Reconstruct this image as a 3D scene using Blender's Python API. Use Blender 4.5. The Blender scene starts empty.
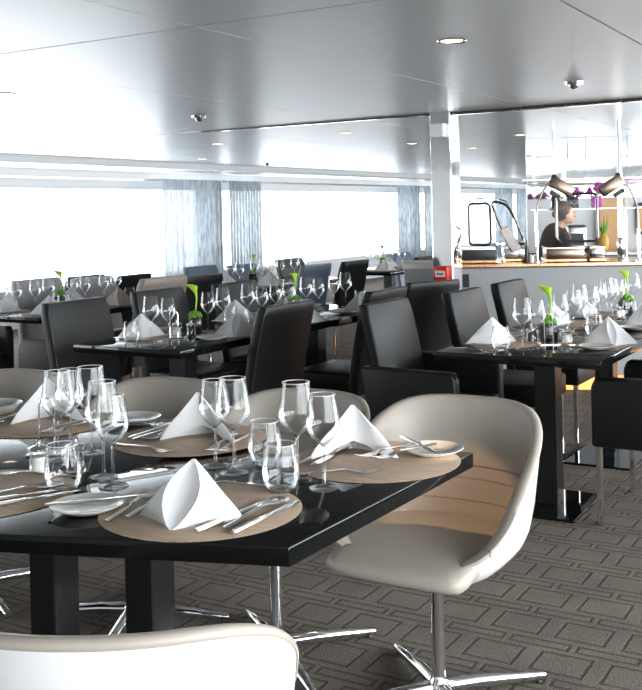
import bpy, bmesh, math, random
from math import sin, cos, pi, radians, sqrt
from mathutils import Vector, Matrix, noise as mnoise
random.seed(7)
COL = bpy.context.scene.collection

# ------------------------------------------------------------------ materials
def new_mat(name):
    m = bpy.data.materials.new(name); m.use_nodes = True
    nt = m.node_tree; b = nt.nodes['Principled BSDF']
    return m, nt, b

def pmat(name, color, rough=.5, metal=0., bump=0., bscale=60., var=0., coat=0., spec=.5, aniso=0., sheen=0.):
    """principled material with procedural colour variation and bump"""
    m, nt, b = new_mat(name)
    b.inputs['Base Color'].default_value = (*color, 1)
    b.inputs['Roughness'].default_value = rough
    b.inputs['Metallic'].default_value = metal
    b.inputs['Specular IOR Level'].default_value = spec
    if coat: b.inputs['Coat Weight'].default_value = coat; b.inputs['Coat Roughness'].default_value = .04
    if aniso: b.inputs['Anisotropic'].default_value = aniso
    if sheen: b.inputs['Sheen Weight'].default_value = sheen
    tc = nt.nodes.new('ShaderNodeTexCoord')
    no = nt.nodes.new('ShaderNodeTexNoise'); no.inputs['Scale'].default_value = bscale; no.inputs['Detail'].default_value = 4
    nt.links.new(tc.outputs['Object'], no.inputs['Vector'])
    if var:
        r = nt.nodes.new('ShaderNodeMix'); r.data_type = 'RGBA'
        r.inputs[6].default_value = (*[c*(1-var) for c in color], 1)
        r.inputs[7].default_value = (*[min(1, c*(1+var)) for c in color], 1)
        n2 = nt.nodes.new('ShaderNodeTexNoise'); n2.inputs['Scale'].default_value = bscale*.12
        nt.links.new(tc.outputs['Object'], n2.inputs['Vector'])
        nt.links.new(n2.outputs['Fac'], r.inputs[0]); nt.links.new(r.outputs[2], b.inputs['Base Color'])
    if bump:
        bp = nt.nodes.new('ShaderNodeBump'); bp.inputs['Strength'].default_value = bump; bp.inputs['Distance'].default_value = .002
        nt.links.new(no.outputs['Fac'], bp.inputs['Height']); nt.links.new(bp.outputs['Normal'], b.inputs['Normal'])
    return m

def emat(name, color, strength):
    m, nt, b = new_mat(name)
    b.inputs['Base Color'].default_value = (*color, 1)
    b.inputs['Emission Color'].default_value = (*color, 1)
    b.inputs['Emission Strength'].default_value = strength
    return m

def glass_mat(name, tint=(.97, .98, .98), edge=(.45, .48, .5), gloss=.05):
    """thin clear glass: tinted transparency, stronger mirror and darker tint at grazing angles"""
    m = bpy.data.materials.new(name); m.use_nodes = True
    nt = m.node_tree; nt.nodes.clear()
    out = nt.nodes.new('ShaderNodeOutputMaterial')
    lw = nt.nodes.new('ShaderNodeLayerWeight'); lw.inputs['Blend'].default_value = .35
    mixc = nt.nodes.new('ShaderNodeMix'); mixc.data_type = 'RGBA'
    mixc.inputs[6].default_value = (*tint, 1); mixc.inputs[7].default_value = (*edge, 1)
    p = nt.nodes.new('ShaderNodeMath'); p.operation = 'POWER'; p.inputs[1].default_value = 2.2
    nt.links.new(lw.outputs['Facing'], p.inputs[0]); nt.links.new(p.outputs[0], mixc.inputs[0])
    tr = nt.nodes.new('ShaderNodeBsdfTransparent'); nt.links.new(mixc.outputs[2], tr.inputs['Color'])
    gl = nt.nodes.new('ShaderNodeBsdfGlossy'); gl.inputs['Roughness'].default_value = .02
    gl.inputs['Color'].default_value = (1, 1, 1, 1)
    f = nt.nodes.new('ShaderNodeMath'); f.operation = 'MULTIPLY_ADD'; f.inputs[1].default_value = .6; f.inputs[2].default_value = gloss
    nt.links.new(lw.outputs['Fresnel'], f.inputs[0])
    lw2 = nt.nodes.new('ShaderNodeLayerWeight'); lw2.inputs['Blend'].default_value = .25
    nt.links.new(lw2.outputs['Fresnel'], f.inputs[0])
    mx = nt.nodes.new('ShaderNodeMixShader')
    nt.links.new(f.outputs[0], mx.inputs[0]); nt.links.new(tr.outputs[0], mx.inputs[1]); nt.links.new(gl.outputs[0], mx.inputs[2])
    nt.links.new(mx.outputs[0], out.inputs['Surface'])
    return m

def math_node(nt, op, a, b=None, c=None):
    n = nt.nodes.new('ShaderNodeMath'); n.operation = op
    for i, v in enumerate((a, b, c)):
        if v is None: continue
        if isinstance(v, (int, float)): n.inputs[i].default_value = v
        else: nt.links.new(v, n.inputs[i])
    return n.outputs[0]

def carpet_mat():
    m, nt, b = new_mat('patterned_carpet')
    tc = nt.nodes.new('ShaderNodeTexCoord'); sp = nt.nodes.new('ShaderNodeSeparateXYZ')
    wn = nt.nodes.new('ShaderNodeTexNoise'); wn.inputs['Scale'].default_value = 45
    nt.links.new(tc.outputs['Object'], wn.inputs['Vector'])
    vm = nt.nodes.new('ShaderNodeVectorMath'); vm.operation = 'MULTIPLY_ADD'
    nt.links.new(wn.outputs['Color'], vm.inputs[0]); vm.inputs[1].default_value = (.008, .008, 0)
    nt.links.new(tc.outputs['Object'], vm.inputs[2]); nt.links.new(vm.outputs[0], sp.inputs[0])
    PXc, PYc = .215, .248
    X, Y = sp.outputs[0], sp.outputs[1]
    fx = math_node(nt, 'FRACT', math_node(nt, 'DIVIDE', math_node(nt, 'ADD', X, 50*PXc+.003), PXc))
    fx2 = math_node(nt, 'FRACT', math_node(nt, 'ADD', math_node(nt, 'DIVIDE', math_node(nt, 'ADD', X, 50*PXc+.003), PXc), .5))
    fy = math_node(nt, 'FRACT', math_node(nt, 'DIVIDE', math_node(nt, 'ADD', Y, 20*PYc+.065), PYc))
    def box_line(fxx, cx, cy, hx, hy, t):
        dx = math_node(nt, 'SUBTRACT', math_node(nt, 'MULTIPLY', math_node(nt, 'ABSOLUTE', math_node(nt, 'SUBTRACT', fxx, cx)), PXc), hx)
        dy = math_node(nt, 'SUBTRACT', math_node(nt, 'MULTIPLY', math_node(nt, 'ABSOLUTE', math_node(nt, 'SUBTRACT', fy, cy)), PYc), hy)
        d = math_node(nt, 'MAXIMUM', dx, dy)
        l = math_node(nt, 'ABSOLUTE', d)
        s = nt.nodes.new('ShaderNodeMapRange'); s.interpolation_type = 'SMOOTHSTEP'
        s.inputs['From Min'].default_value = t*.55; s.inputs['From Max'].default_value = t*1.35
        s.inputs['To Min'].default_value = 1; s.inputs['To Max'].default_value = 0
        nt.links.new(l, s.inputs['Value'])
        return s.outputs[0]
    l1 = box_line(fx, .5, .36, .078, .066, .0055)
    l2 = box_line(fx2, .5, .855, .094, .022, .0055)
    l = math_node(nt, 'MAXIMUM', l1, l2)
    n1 = nt.nodes.new('ShaderNodeTexNoise'); n1.inputs['Scale'].default_value = 150; n1.inputs['Detail'].default_value = 5
    n2 = nt.nodes.new('ShaderNodeTexNoise'); n2.inputs['Scale'].default_value = 5
    nt.links.new(tc.outputs['Object'], n1.inputs['Vector']); nt.links.new(tc.outputs['Object'], n2.inputs['Vector'])
    ra = nt.nodes.new('ShaderNodeValToRGB')
    ra.color_ramp.elements[0].position = .3; ra.color_ramp.elements[0].color = (.075, .064, .055, 1)
    ra.color_ramp.elements[1].position = .75; ra.color_ramp.elements[1].color = (.245, .217, .188, 1)
    mixn = math_node(nt, 'ADD', math_node(nt, 'MULTIPLY', n1.outputs['Fac'], .75), math_node(nt, 'MULTIPLY', n2.outputs['Fac'], .25))
    nt.links.new(mixn, ra.inputs[0])
    mx = nt.nodes.new('ShaderNodeMix'); mx.data_type = 'RGBA'
    nt.links.new(math_node(nt, 'MULTIPLY', l, .55), mx.inputs[0]); nt.links.new(ra.outputs[0], mx.inputs[6])
    mx.inputs[7].default_value = (.042, .031, .024, 1)
    nt.links.new(mx.outputs[2], b.inputs['Base Color'])
    b.inputs['Roughness'].default_value = .95; b.inputs['Specular IOR Level'].default_value = .1
    hgt = math_node(nt, 'SUBTRACT', n1.outputs['Fac'], math_node(nt, 'MULTIPLY', l, .9))
    bp = nt.nodes.new('ShaderNodeBump'); bp.inputs['Strength'].default_value = .7; bp.inputs['Distance'].default_value = .006
    nt.links.new(hgt, bp.inputs['Height']); nt.links.new(bp.outputs['Normal'], b.inputs['Normal'])
    return m

def placemat_mat():
    m, nt, b = new_mat('woven_placemat')
    tc = nt.nodes.new('ShaderNodeTexCoord')
    w = nt.nodes.new('ShaderNodeTexWave'); w.bands_direction = 'Y'; w.inputs['Scale'].default_value = 55
    w.inputs['Distortion'].default_value = .8; w.inputs['Detail'].default_value = 2
    w2 = nt.nodes.new('ShaderNodeTexWave'); w2.bands_direction = 'X'; w2.inputs['Scale'].default_value = 75
    w2.inputs['Distortion'].default_value = .4
    st = nt.nodes.new('ShaderNodeTexNoise'); st.inputs['Scale'].default_value = 1.
    mp = nt.nodes.new('ShaderNodeMapping'); mp.inputs['Scale'].default_value = (9, 120, 1)
    nt.links.new(tc.outputs['Object'], mp.inputs['Vector']); nt.links.new(mp.outputs[0], st.inputs['Vector'])
    for n in (w, w2): nt.links.new(tc.outputs['Object'], n.inputs['Vector'])
    f = math_node(nt, 'ADD', math_node(nt, 'MULTIPLY', w.outputs['Fac'], .3), math_node(nt, 'ADD', math_node(nt, 'MULTIPLY', w2.outputs['Fac'], .2), math_node(nt, 'MULTIPLY', st.outputs['Fac'], .5)))
    ra = nt.nodes.new('ShaderNodeValToRGB')
    ra.color_ramp.elements[0].position = .25; ra.color_ramp.elements[0].color = (.30, .20, .13, 1)
    ra.color_ramp.elements[1].position = .8; ra.color_ramp.elements[1].color = (.82, .63, .475, 1)
    nt.links.new(f, ra.inputs[0]); nt.links.new(ra.outputs[0], b.inputs['Base Color'])
    b.inputs['Roughness'].default_value = .6
    bp = nt.nodes.new('ShaderNodeBump'); bp.inputs['Strength'].default_value = .4; bp.inputs['Distance'].default_value = .001
    nt.links.new(f, bp.inputs['Height']); nt.links.new(bp.outputs['Normal'], b.inputs['Normal'])
    return m

def ceiling_mat():
    m, nt, b = new_mat('brushed_metal_ceiling')
    b.inputs['Base Color'].default_value = (.645, .655, .66, 1); b.inputs['Metallic'].default_value = .8
    b.inputs['Roughness'].default_value = .27
    tc = nt.nodes.new('ShaderNodeTexCoord'); mp = nt.nodes.new('ShaderNodeMapping'); mp.inputs['Scale'].default_value = (160, 1.2, 1)
    no = nt.nodes.new('ShaderNodeTexNoise'); no.inputs['Scale'].default_value = 3; no.inputs['Detail'].default_value = 3
    nt.links.new(tc.outputs['Object'], mp.inputs['Vector']); nt.links.new(mp.outputs[0], no.inputs['Vector'])
    mr = nt.nodes.new('ShaderNodeMapRange'); mr.inputs['To Min'].default_value = .33; mr.inputs['To Max'].default_value = .37
    nt.links.new(no.outputs['Fac'], mr.inputs['Value']); nt.links.new(mr.outputs[0], b.inputs['Roughness'])
    return m

def curtain_mat():
    m, nt, b = new_mat('sheer_curtain')
    nt.nodes.remove(b); out = nt.nodes['Material Output']
    tc = nt.nodes.new('ShaderNodeTexCoord'); mp = nt.nodes.new('ShaderNodeMapping'); mp.inputs['Scale'].default_value = (1, 90, 6)
    no = nt.nodes.new('ShaderNodeTexNoise'); no.inputs['Scale'].default_value = 1; no.inputs['Detail'].default_value = 3
    nt.links.new(tc.outputs['Object'], mp.inputs['Vector']); nt.links.new(mp.outputs[0], no.inputs['Vector'])
    ra = nt.nodes.new('ShaderNodeValToRGB')
    ra.color_ramp.elements[0].position = .3; ra.color_ramp.elements[0].color = (.17, .195, .22, 1)
    ra.color_ramp.elements[1].position = .75; ra.color_ramp.elements[1].color = (.50, .55, .59, 1)
    nt.links.new(no.outputs['Fac'], ra.inputs[0])
    di = nt.nodes.new('ShaderNodeBsdfDiffuse'); tl = nt.nodes.new('ShaderNodeBsdfTranslucent'); tp = nt.nodes.new('ShaderNodeBsdfTransparent')
    nt.links.new(ra.outputs[0], di.inputs[0]); nt.links.new(ra.outputs[0], tl.inputs[0])
    m1 = nt.nodes.new('ShaderNodeMixShader'); m1.inputs[0].default_value = .3
    nt.links.new(di.outputs[0], m1.inputs[1]); nt.links.new(tl.outputs[0], m1.inputs[2])
    m2 = nt.nodes.new('ShaderNodeMixShader'); m2.inputs[0].default_value = .1
    nt.links.new(m1.outputs[0], m2.inputs[1]); nt.links.new(tp.outputs[0], m2.inputs[2])
    nt.links.new(m2.outputs[0], out.inputs['Surface'])
    return m

M = dict(
    carpet=carpet_mat(), ceiling=ceiling_mat(), placemat=placemat_mat(), curtain=curtain_mat(),
    black=pmat('black_leather', (.0045, .0048, .0054), .42, spec=.3, bump=.25, bscale=220, var=.15),
    blue_sheen=pmat('window_sheen_leather', (.13, .18, .25), .38, bump=.2, bscale=220, var=.1),  # window light reflected on leather, put into the base colour
    greyl=pmat('grey_leather', (.36, .345, .36), .42, bump=.2, bscale=220, var=.1),
    brown=pmat('brown_leather', (.035, .027, .022), .42, bump=.2, bscale=220, var=.15),
    taupe=pmat('taupe_leather', (.31, .255, .225), .42, bump=.2, bscale=220, var=.1),
    cream=pmat('cream_leather', (.41, .365, .312), .42, bump=.15, bscale=180, var=.05),
    seam=pmat('leather_seam', (.30, .26, .22), .55),
    taupeshell=pmat('warm_grey_leather', (.36, .325, .28), .45, bump=.15, bscale=180, var=.05),
    shell=pmat('white_lacquer', (.80, .80, .80), .28, coat=.3),
    chrome=pmat('chrome', (.82, .82, .83), .09, 1.),
    steel=pmat('brushed_steel', (.62, .61, .60), .22, 1.),
    mirror=pmat('mirror_steel', (.86, .87, .88), .05, 1., bump=.25, bscale=4),
    silver=pmat('silver_cutlery', (.80, .78, .75), .13, 1.),
    bronze=pmat('bronze_metal', (.27, .20, .155), .25, 1.),
    smoke=pmat('dark_chrome', (.17, .15, .14), .14, 1.),
    copper=pmat('copper_trim', (.75, .42, .22), .2, 1.),
    gloss=pmat('black_glass_top', (.005, .0056, .0055), .035, spec=.24),
    blackpaint=pmat('black_lacquer', (.008, .008, .009), .25),
    linen=pmat('white_linen', (.86, .86, .875), .85, bump=.25, bscale=500, var=.02),
    pinklinen=pmat('warm_white_linen', (.84, .76, .71), .85, bump=.25, bscale=500),
    china=pmat('white_china', (.84, .82, .78), .12, coat=.4),
    salt=pmat('white_salt', (.86, .85, .82), .8, bump=.3, bscale=900),
    pepper=pmat('black_pepper', (.02, .018, .016), .7, bump=.4, bscale=700),
    glass=glass_mat('clear_glass', (.985, .99, .99), (.30, .33, .35), .02), pane=glass_mat('window_glass', (.98, .99, .99), (.8, .82, .84), .0),
    thick=glass_mat('glass_foot', (.90, .92, .93), (.38, .42, .45), .08),
    wallw=pmat('off_white_wall', (.70, .71, .72), .5, var=.03, bscale=20),
    wallg=pmat('pale_grey_panel', (.36, .37, .375), .35, var=.03, bscale=14),
    head=pmat('white_header', (.80, .81, .82), .4),
    wood=pmat('amber_wood', (.72, .40, .17), .35, var=.25, bscale=30),
    worktop=pmat('bronze_stone_worktop', (.22, .13, .08), .12, var=.3, bscale=60, coat=.4),
    lime=pmat('lime_green_bloom', (.36, .62, .035), .4, var=.2, bscale=60),
    leaf=pmat('moss_green', (.13, .36, .02), .55, var=.4, bscale=200),
    orchid=pmat('magenta_petal', (.55, .04, .45), .5, var=.3, bscale=80),
    vase=pmat('black_vase', (.012, .012, .013), .12),
    red=pmat('red_plastic', (.62, .02, .015), .3),
    white=pmat('white_plastic', (.85, .85, .85), .4),
    skin=pmat('skin', (.50, .30, .21), .5, var=.1), hair=pmat('dark_hair', (.03, .018, .012), .5, bump=.5, bscale=300),
    shirt=pmat('black_cloth', (.015, .015, .017), .8, bump=.3, bscale=300), sleeve=pmat('white_cloth', (.75, .73, .74), .8),
    violet=emat('violet_light', (.65, .15, .9), .6), amber=emat('amber_light', (1., .42, .12), 1.3),
    lamp=emat('warm_lamp', (1., .80, .52), 7.), gold=pmat('golden_fruit', (.75, .45, .08), .45, bump=.6, bscale=90, var=.3),
    dark=pmat('dark_plastic', (.02, .02, .022), .4),
)

# ------------------------------------------------------------------ mesh builder
class MB:
    def __init__(s): s.bm = bmesh.new()
    def box(s, x0, x1, y0, y1, z0, z1, bev=0., seg=2, mat=None):
        t = bmesh.new()
        vs = [t.verts.new((x, y, z)) for z in (z0, z1) for y in (y0, y1) for x in (x0, x1)]
        for f in ((0, 2, 3, 1), (4, 5, 7, 6), (0, 1, 5, 4), (2, 6, 7, 3), (0, 4, 6, 2), (1, 3, 7, 5)):
            t.faces.new([vs[i] for i in f])
        if bev: bmesh.ops.bevel(t, geom=t.edges[:], offset=bev, segments=seg, profile=.5, affect='EDGES')
        s.merge(t, mat); return s
    def merge(s, t, mat=None):
        if mat is not None: bmesh.ops.transform(t, matrix=mat, verts=t.verts)
        t.verts.index_update()
        mp = [s.bm.verts.new(v.co) for v in t.verts]
        for f in t.faces:
            try: s.bm.faces.new([mp[v.index] for v in f.verts])
            except ValueError: pass
        t.free()
    def grid(s, rows, closed_u=False, closed_v=False):
        """rows: list of lists of points"""
        V = [[s.bm.verts.new(p) for p in r] for r in rows]
        n, k = len(V), len(V[0])
        for i in range(n - (0 if closed_v else 1)):
            for j in range(k - (0 if closed_u else 1)):
                a, b, c, d = V[i][j], V[i][(j+1) % k], V[(i+1) % n][(j+1) % k], V[(i+1) % n][j]
                try: s.bm.faces.new((a, b, c, d))
                except ValueError: pass
        return V
    def lathe(s, prof, seg=24, c=(0, 0, 0), caps=(False, False)):
        rows = [[(c[0]+r*cos(2*pi*j/seg), c[1]+r*sin(2*pi*j/seg), c[2]+z) for j in range(seg)] for r, z in prof]
        V = s.grid(rows, closed_u=True)
        if caps[0]: s.bm.faces.new(V[0][::-1])
        if caps[1]: s.bm.faces.new(V[-1])
        return s
    def tube(s, pts, r, seg=10, closed=False, caps=True):
        pts = [Vector(p) for p in pts]; n = len(pts)
        rad = r if isinstance(r, (list, tuple)) else [r]*n
        rows = []; up = None
        for i, p in enumerate(pts):
            if closed: t = pts[(i+1) % n]-pts[i-1]
            else: t = pts[min(i+1, n-1)]-pts[max(i-1, 0)]
            t.normalize()
            if up is None:
                up = Vector((0, 0, 1)) if abs(t.z) < .9 else Vector((1, 0, 0))
            a = (up - t*up.dot(t)); a.normalize(); b = t.cross(a); up = a
            rows.append([p + (a*cos(2*pi*j/seg)+b*sin(2*pi*j/seg))*rad[i] for j in range(seg)])
        V = s.grid(rows, closed_u=True, closed_v=closed)
        if caps and not closed:
            s.bm.faces.new(V[0][::-1]); s.bm.faces.new(V[-1])
        return s
    def prism(s, poly, z0, z1, bev=0., seg=2, mat=None):
        t = bmesh.new(); n = len(poly)
        a = [t.verts.new((x, y, z0)) for x, y in poly]; b = [t.verts.new((x, y, z1)) for x, y in poly]
        t.faces.new(a[::-1]); t.faces.new(b)
        for i in range(n): t.faces.new((a[i], a[(i+1) % n], b[(i+1) % n], b[i]))
        if bev: bmesh.ops.bevel(t, geom=t.edges[:], offset=bev, segments=seg, profile=.5, affect='EDGES')
        s.merge(t, mat); return s
    def ball(s, c, r, sub=2, sc=(1, 1, 1)):
        t = bmesh.new(); bmesh.ops.create_icosphere(t, subdivisions=sub, radius=r)
        s.merge(t, Matrix.Translation(c) @ Matrix.Diagonal((*sc, 1))); return s
    def mesh(s, name, mat, angle=35, weld=0.):
        if weld: bmesh.ops.remove_doubles(s.bm, verts=s.bm.verts, dist=weld)
        bmesh.ops.recalc_face_normals(s.bm, faces=s.bm.faces)
        me = bpy.data.meshes.new(name); s.bm.to_mesh(me); s.bm.free()
        for p in me.polygons: p.use_smooth = True
        me.set_sharp_from_angle(angle=radians(angle))
        me.materials.append(M[mat] if isinstance(mat, str) else mat)
        return me
    def obj(s, name, mat, parent=None, angle=35, label=None, weld=0.):
        return link(name, s.mesh(name, mat, angle, weld), parent, label)

def link(name, me, parent=None, label=None):
    o = bpy.data.objects.new(name, me); COL.objects.link(o)
    if parent is not None: o.parent = parent
    if label: o['label'] = label
    return o
def tag(o, label, cat, group=None, kind=None):
    o['label'] = label; o['category'] = cat
    if group: o['group'] = group
    if kind: o['kind'] = kind
    return o
def thing(name, label, cat, loc=(0, 0, 0), rz=0., group=None):
    o = bpy.data.objects.new(name, None); COL.objects.link(o)
    o.empty_display_size = .1; o.location = loc; o.rotation_euler = (0, 0, rz)
    return tag(o, label, cat, group)
def single(name, me, label, cat, loc, rz=0., group=None):
    o = link(name, me); o.location = loc; o.rotation_euler = (0, 0, rz)
    return tag(o, label, cat, group)
def struct(o):
    o['kind'] = 'structure'; return o
CH = {}
def dup(root, loc, rz, label, group=None, sc=1.):
    def cp(o, par):
        c = o.copy(); COL.objects.link(c)
        if par is not None: c.parent = par
        for k in [x for x in bpy.data.objects if x.parent == o and x != c]: cp(k, c)
        return c
    r = cp(root, None); r.location = loc; r.rotation_euler = (0, 0, rz); r.scale = (sc,)*3
    r['label'] = label
    if group: r['group'] = group
    return r

# ------------------------------------------------------------------ room shell
CZ = 2.10
XL, XR, Y0, Y1 = -9.9, 2.1, -3.0, 29.0
struct(MB().box(XL, XR, Y0, Y1, -.1, 0).obj('floor', 'carpet'))
# ceiling panels with narrow joints
mb = MB()
xs = [XR, .34, -1.077, -2.375, -3.80, -5.30, -6.85, -8.62]
ys = [Y0, -.77, 3.09]; bs = [(Y0, -.775), (-.765, 3.084), (3.096, 6.925), (6.985, 10.85), (10.862, 14.7), (14.712, 18.6), (18.612, 22.5), (22.512, Y1)]
for a, b in zip(xs[:-1], xs[1:]):
    for y0, y1 in bs:
        mb.box(b+.005, a-.005, y0, y1, CZ, CZ+.03)
struct(mb.obj('ceiling', 'ceiling'))
struct(MB().box(XL, XR, Y0, Y1, CZ+.035, CZ+.1).obj('ceiling_backing', 'dark'))
# mirrored strip let into the ceiling in line with the pillar (broken into short mirror tiles)
mb = MB()
x = -5.28
while x < XR-.1:
    w = random.uniform(.12, .26); mb.box(x, min(x+w-.006, XR), 6.93, 6.98, CZ-(.022 if x > -3 else .012), CZ+.02, .001, 1, Matrix.Translation((x, 6.95, CZ)) @ Matrix.Rotation(random.uniform(-.03, .03), 4, 'X') @ Matrix.Translation((-x, -6.95, -CZ))); x += w
struct(mb.obj('trim_1', 'smoke'))
# left (window) wall: sill wall, header with stepped soffit, posts; window bays between posts
mb = MB()
mb.box(XL-.12, XL, Y0, Y1, 0, .50)
mb.box(XL-.12, XL, Y0, Y1, 1.815, CZ+.1)
mb.box(XL, XL+.25, Y0, Y1, 1.93, CZ+.03, .01)
mb.box(XL+.25, -8.62, Y0, Y1, 2.02, CZ+.03, .008)
posts = [-.6, 6.2, 13.0, 20.28, 26.1]
for p in posts: mb.box(XL-.12, XL+.06, p-.09, p+.13, .50, 1.82, .01)
struct(mb.obj('wall_left', 'head'))
mb = MB(); mb.box(XL+.22, XL+.235, Y0, Y1, 1.90, 1.93); mb.box(-8.635, -8.61, Y0, Y1, 2.005, 2.02); struct(mb.obj('trim_2', 'steel'))
struct(MB().box(XL, XL+.16, Y0, Y1, .47, .505, .006).obj('trim_3', 'white'))
edges = [Y0]+posts+[Y1]
for i in range(len(edges)-1):
    a = edges[i]+(.13 if i else 0); b = edges[i+1]-(.09 if i < len(edges)-2 else 0)
    w = struct(bpy.data.objects.new('window_%d' % (i+1), None)); COL.objects.link(w); w.location = (XL-.04, a, .5)
    L = b-a
    mb = MB()
    mb.box(-.03, .03, 0, L, 0, .03, .004); mb.box(-.03, .03, 0, L, 1.285, 1.315, .004)
    mb.box(-.03, .03, 0, .03, .03, 1.285, .004); mb.box(-.03, .03, L-.03, L, .03, 1.285, .004)
    struct(mb.obj('window_frame', 'head', w))
    struct(MB().box(-.004, .004, .03, L-.03, .03, 1.285).obj('window_pane', 'pane', w))
# right wall, mirror of the left one, behind and beside the camera
mb = MB()
mb.box(XR, XR+.12, Y0, Y1, 0, .50); mb.box(XR, XR+.12, Y0, Y1, 1.85, CZ+.1)
for p in (-1.5, 3.4, 9.8, 16.2, 22.6): mb.box(XR, XR+.12, p-.15, p+.15, .5, 1.85)
struct(mb.obj('wall_right', 'head'))
for i, (a, b) in enumerate(((Y0, -1.65), (-1.35, 3.25), (3.55, 9.65), (9.95, 16.05), (16.35, 22.45), (22.75, Y1))):
    w = struct(bpy.data.objects.new('window_%d' % (i+11), None)); COL.objects.link(w); w.location = (XR+.06, a, .5)
    struct(MB().box(-.004, .004, .0, b-a, 0, 1.35).obj('window_pane', 'pane', w))
struct(MB().box(XL-.12, XR+.12, Y0-.12, Y0, 0, CZ+.1).obj('wall_back', 'white'))
struct(MB().box(XL-.12, XR+.12, Y1, Y1+.12, 0, CZ+.1).obj('wall_front', 'wallw'))
# curtains in gathered folds either side of each post
def curtain_me(y0, y1, x, folds):
    mb = MB(); n = folds*8; rows = []
    L = y1-y0
    for k in range(9):
        z = .06+(1.925-.06)*k/8; amp = .035*(1-.25*k/8)
        rows.append([(x+amp*sin(2*pi*folds*j/n+.4*sin(3*j/n*pi)), y0+L*j/n+.012*sin(j*1.7)*(1-k/8), z) for j in range(n+1)])
    mb.grid(rows); return mb.mesh('curtain', 'curtain', 80)
cl = ['sheer silver curtain at the window post, on the side nearer the stern tables', 'sheer silver curtain on the far side of the first window post',
      'sheer curtain by the second window post, seen just before the mirrored pillar', 'sheer curtain on the far side of the second window post, close to the pillar',
      'sheer curtain seen over the buffet, nearer half of its pair', 'sheer curtain seen over the buffet, far half of its pair']
cl[0] = 'wide sheer silver curtain on the near side of the first window post in view'
for k, (a, b) in enumerate(((11.5, 12.92), (13.14, 14.04), (19.1, 20.2), (20.42, 21.6), (24.7, 26.0), (26.3, 27.4))):
    single('curtain', curtain_me(a, b, XL+.42, 11), cl[k], 'curtain', (0, 0, 0), 0, 'sheer curtains along the window wall')
# wall post cladding between the curtains
for k, p in enumerate(posts[2:4]):
    struct(MB().box(XL+.06, XL+.30, p-.05, p+.11, 0, 1.93, .008).obj('trim_%d' % (k+4), 'wallw'))

# mirrored pillar
pil = struct(MB().box(-3.135, -2.975, 6.88, 7.05, 0, CZ, .004, 1).obj('pillar', 'mirror'))
t = thing('emergency_light', 'small white box mounted high on the mirrored pillar', 'emergency light', (-3.055, 6.879, 1.965))
MB().box(-.058, .058, -.06, 0, -.05, .05, .008).obj('housing', 'white', t); MB().box(-.05, .05, -.064, -.058, -.042, .042, .002, 1).obj('cover', 'head', t)
t = thing('fire_alarm_box', 'red fire alarm call point on the mirrored pillar', 'fire alarm', (-3.055, 6.879, .915))
MB().box(-.055, .055, -.05, 0, -.055, .055, .007).obj('housing', 'red', t)
pl = MB().box(-.038, .038, -.053, -.049, -.022, .022, .001, 1).obj('label_plate', 'white', t)
mb = MB()
for k in range(4): mb.box(-.026+k*.0135, -.0165+k*.0135, -.0545, -.0525, -.006, .008)
mb.obj('lettering', 'dark', pl)
t = thing('reflection_plate', 'pale plate imitating a reflection on the pillar under the red fire alarm', 'reflection', (-3.055, 6.879, .80))
MB().box(-.06, .06, -.012, 0, -.055, .05, .003).obj('plate', 'wallg', t)  # solid pale plate stands in for a reflection in the pillar

# ceiling fittings
DL = thing('downlight', '', 'ceiling light')
MB().lathe([(.045, -.0005), (.062, -.004), (.064, 0)], 24).obj('trim_ring', 'chrome', DL)
MB().lathe([(.0005, .0), (.046, -.001)], 20).obj('lamp_lens', 'lamp', DL)
dl = [((-1.72, 4.02), 'lit round downlight, largest on the ceiling, high above the pillar top'),
      ((-4.51, 4.08), 'lit downlight at the far edge of the picture above the window tables'),
      ((-6.05, 6.1), 'second downlight of the near window-side ceiling row'),
      ((-6.12, 8.32), 'downlight in the ceiling straight in front of the curtain post, nearer one'),
      ((-7.88, 10.37), 'downlight close above the curtains by the window soffit'),
      ((-7.82, 8.5), 'downlight near the soffit, left of the curtains'),
      ((-6.13, 10.04), 'downlight in the ceiling right of the curtains'),
      ((-4.50, 8.06), 'downlight in the ceiling a short way left of the pillar top'),
      ((-4.70, 9.86), 'faint downlight just beside the pillar, window side'),
      ((-3.40, 9.58), 'downlight over the buffet, first right of the pillar'),
      ((-4.54, 11.16), 'downlight over the far aisle between pillar and buffet lamps'),
      ((-2.744, 9.595), 'warm downlight above the buffet heat lamps'),
      ((-3.516, 11.588), 'small far downlight behind the buffet hood'),
      ((-3.5, 13.3), 'smallest far downlight above the buffet back wall')]
for i, ((x, y), lab) in enumerate(dl):
    if i == 0: DL.location = (x, y, CZ); DL['label'] = lab; DL['group'] = 'ceiling downlights'
    else: dup(DL, (x, y, CZ), 0, lab, 'ceiling downlights')
SD = thing('smoke_detector', 'chrome smoke detector on the ceiling above the buffet side tables', 'smoke detector', (-1.723, 5.784, CZ), 0, 'chrome ceiling detectors')
MB().lathe([(.055, 0), (.052, -.012), (.03, -.016)], 24, caps=(True, True)).obj('mounting_plate', 'chrome', SD)
MB().lathe([(.028, -.016), (.024, -.03), (.012, -.04), (.001, -.041)], 16).obj('sensor_dome', 'steel', SD)
dup(SD, (-4.495, 5.877, CZ), 0, 'chrome smoke detector on the ceiling above the middle tables', 'chrome ceiling detectors')
dup(SD, (-7.946, 11.93, CZ), 0, 'small far smoke detector above the second curtain', 'chrome ceiling detectors')

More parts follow.
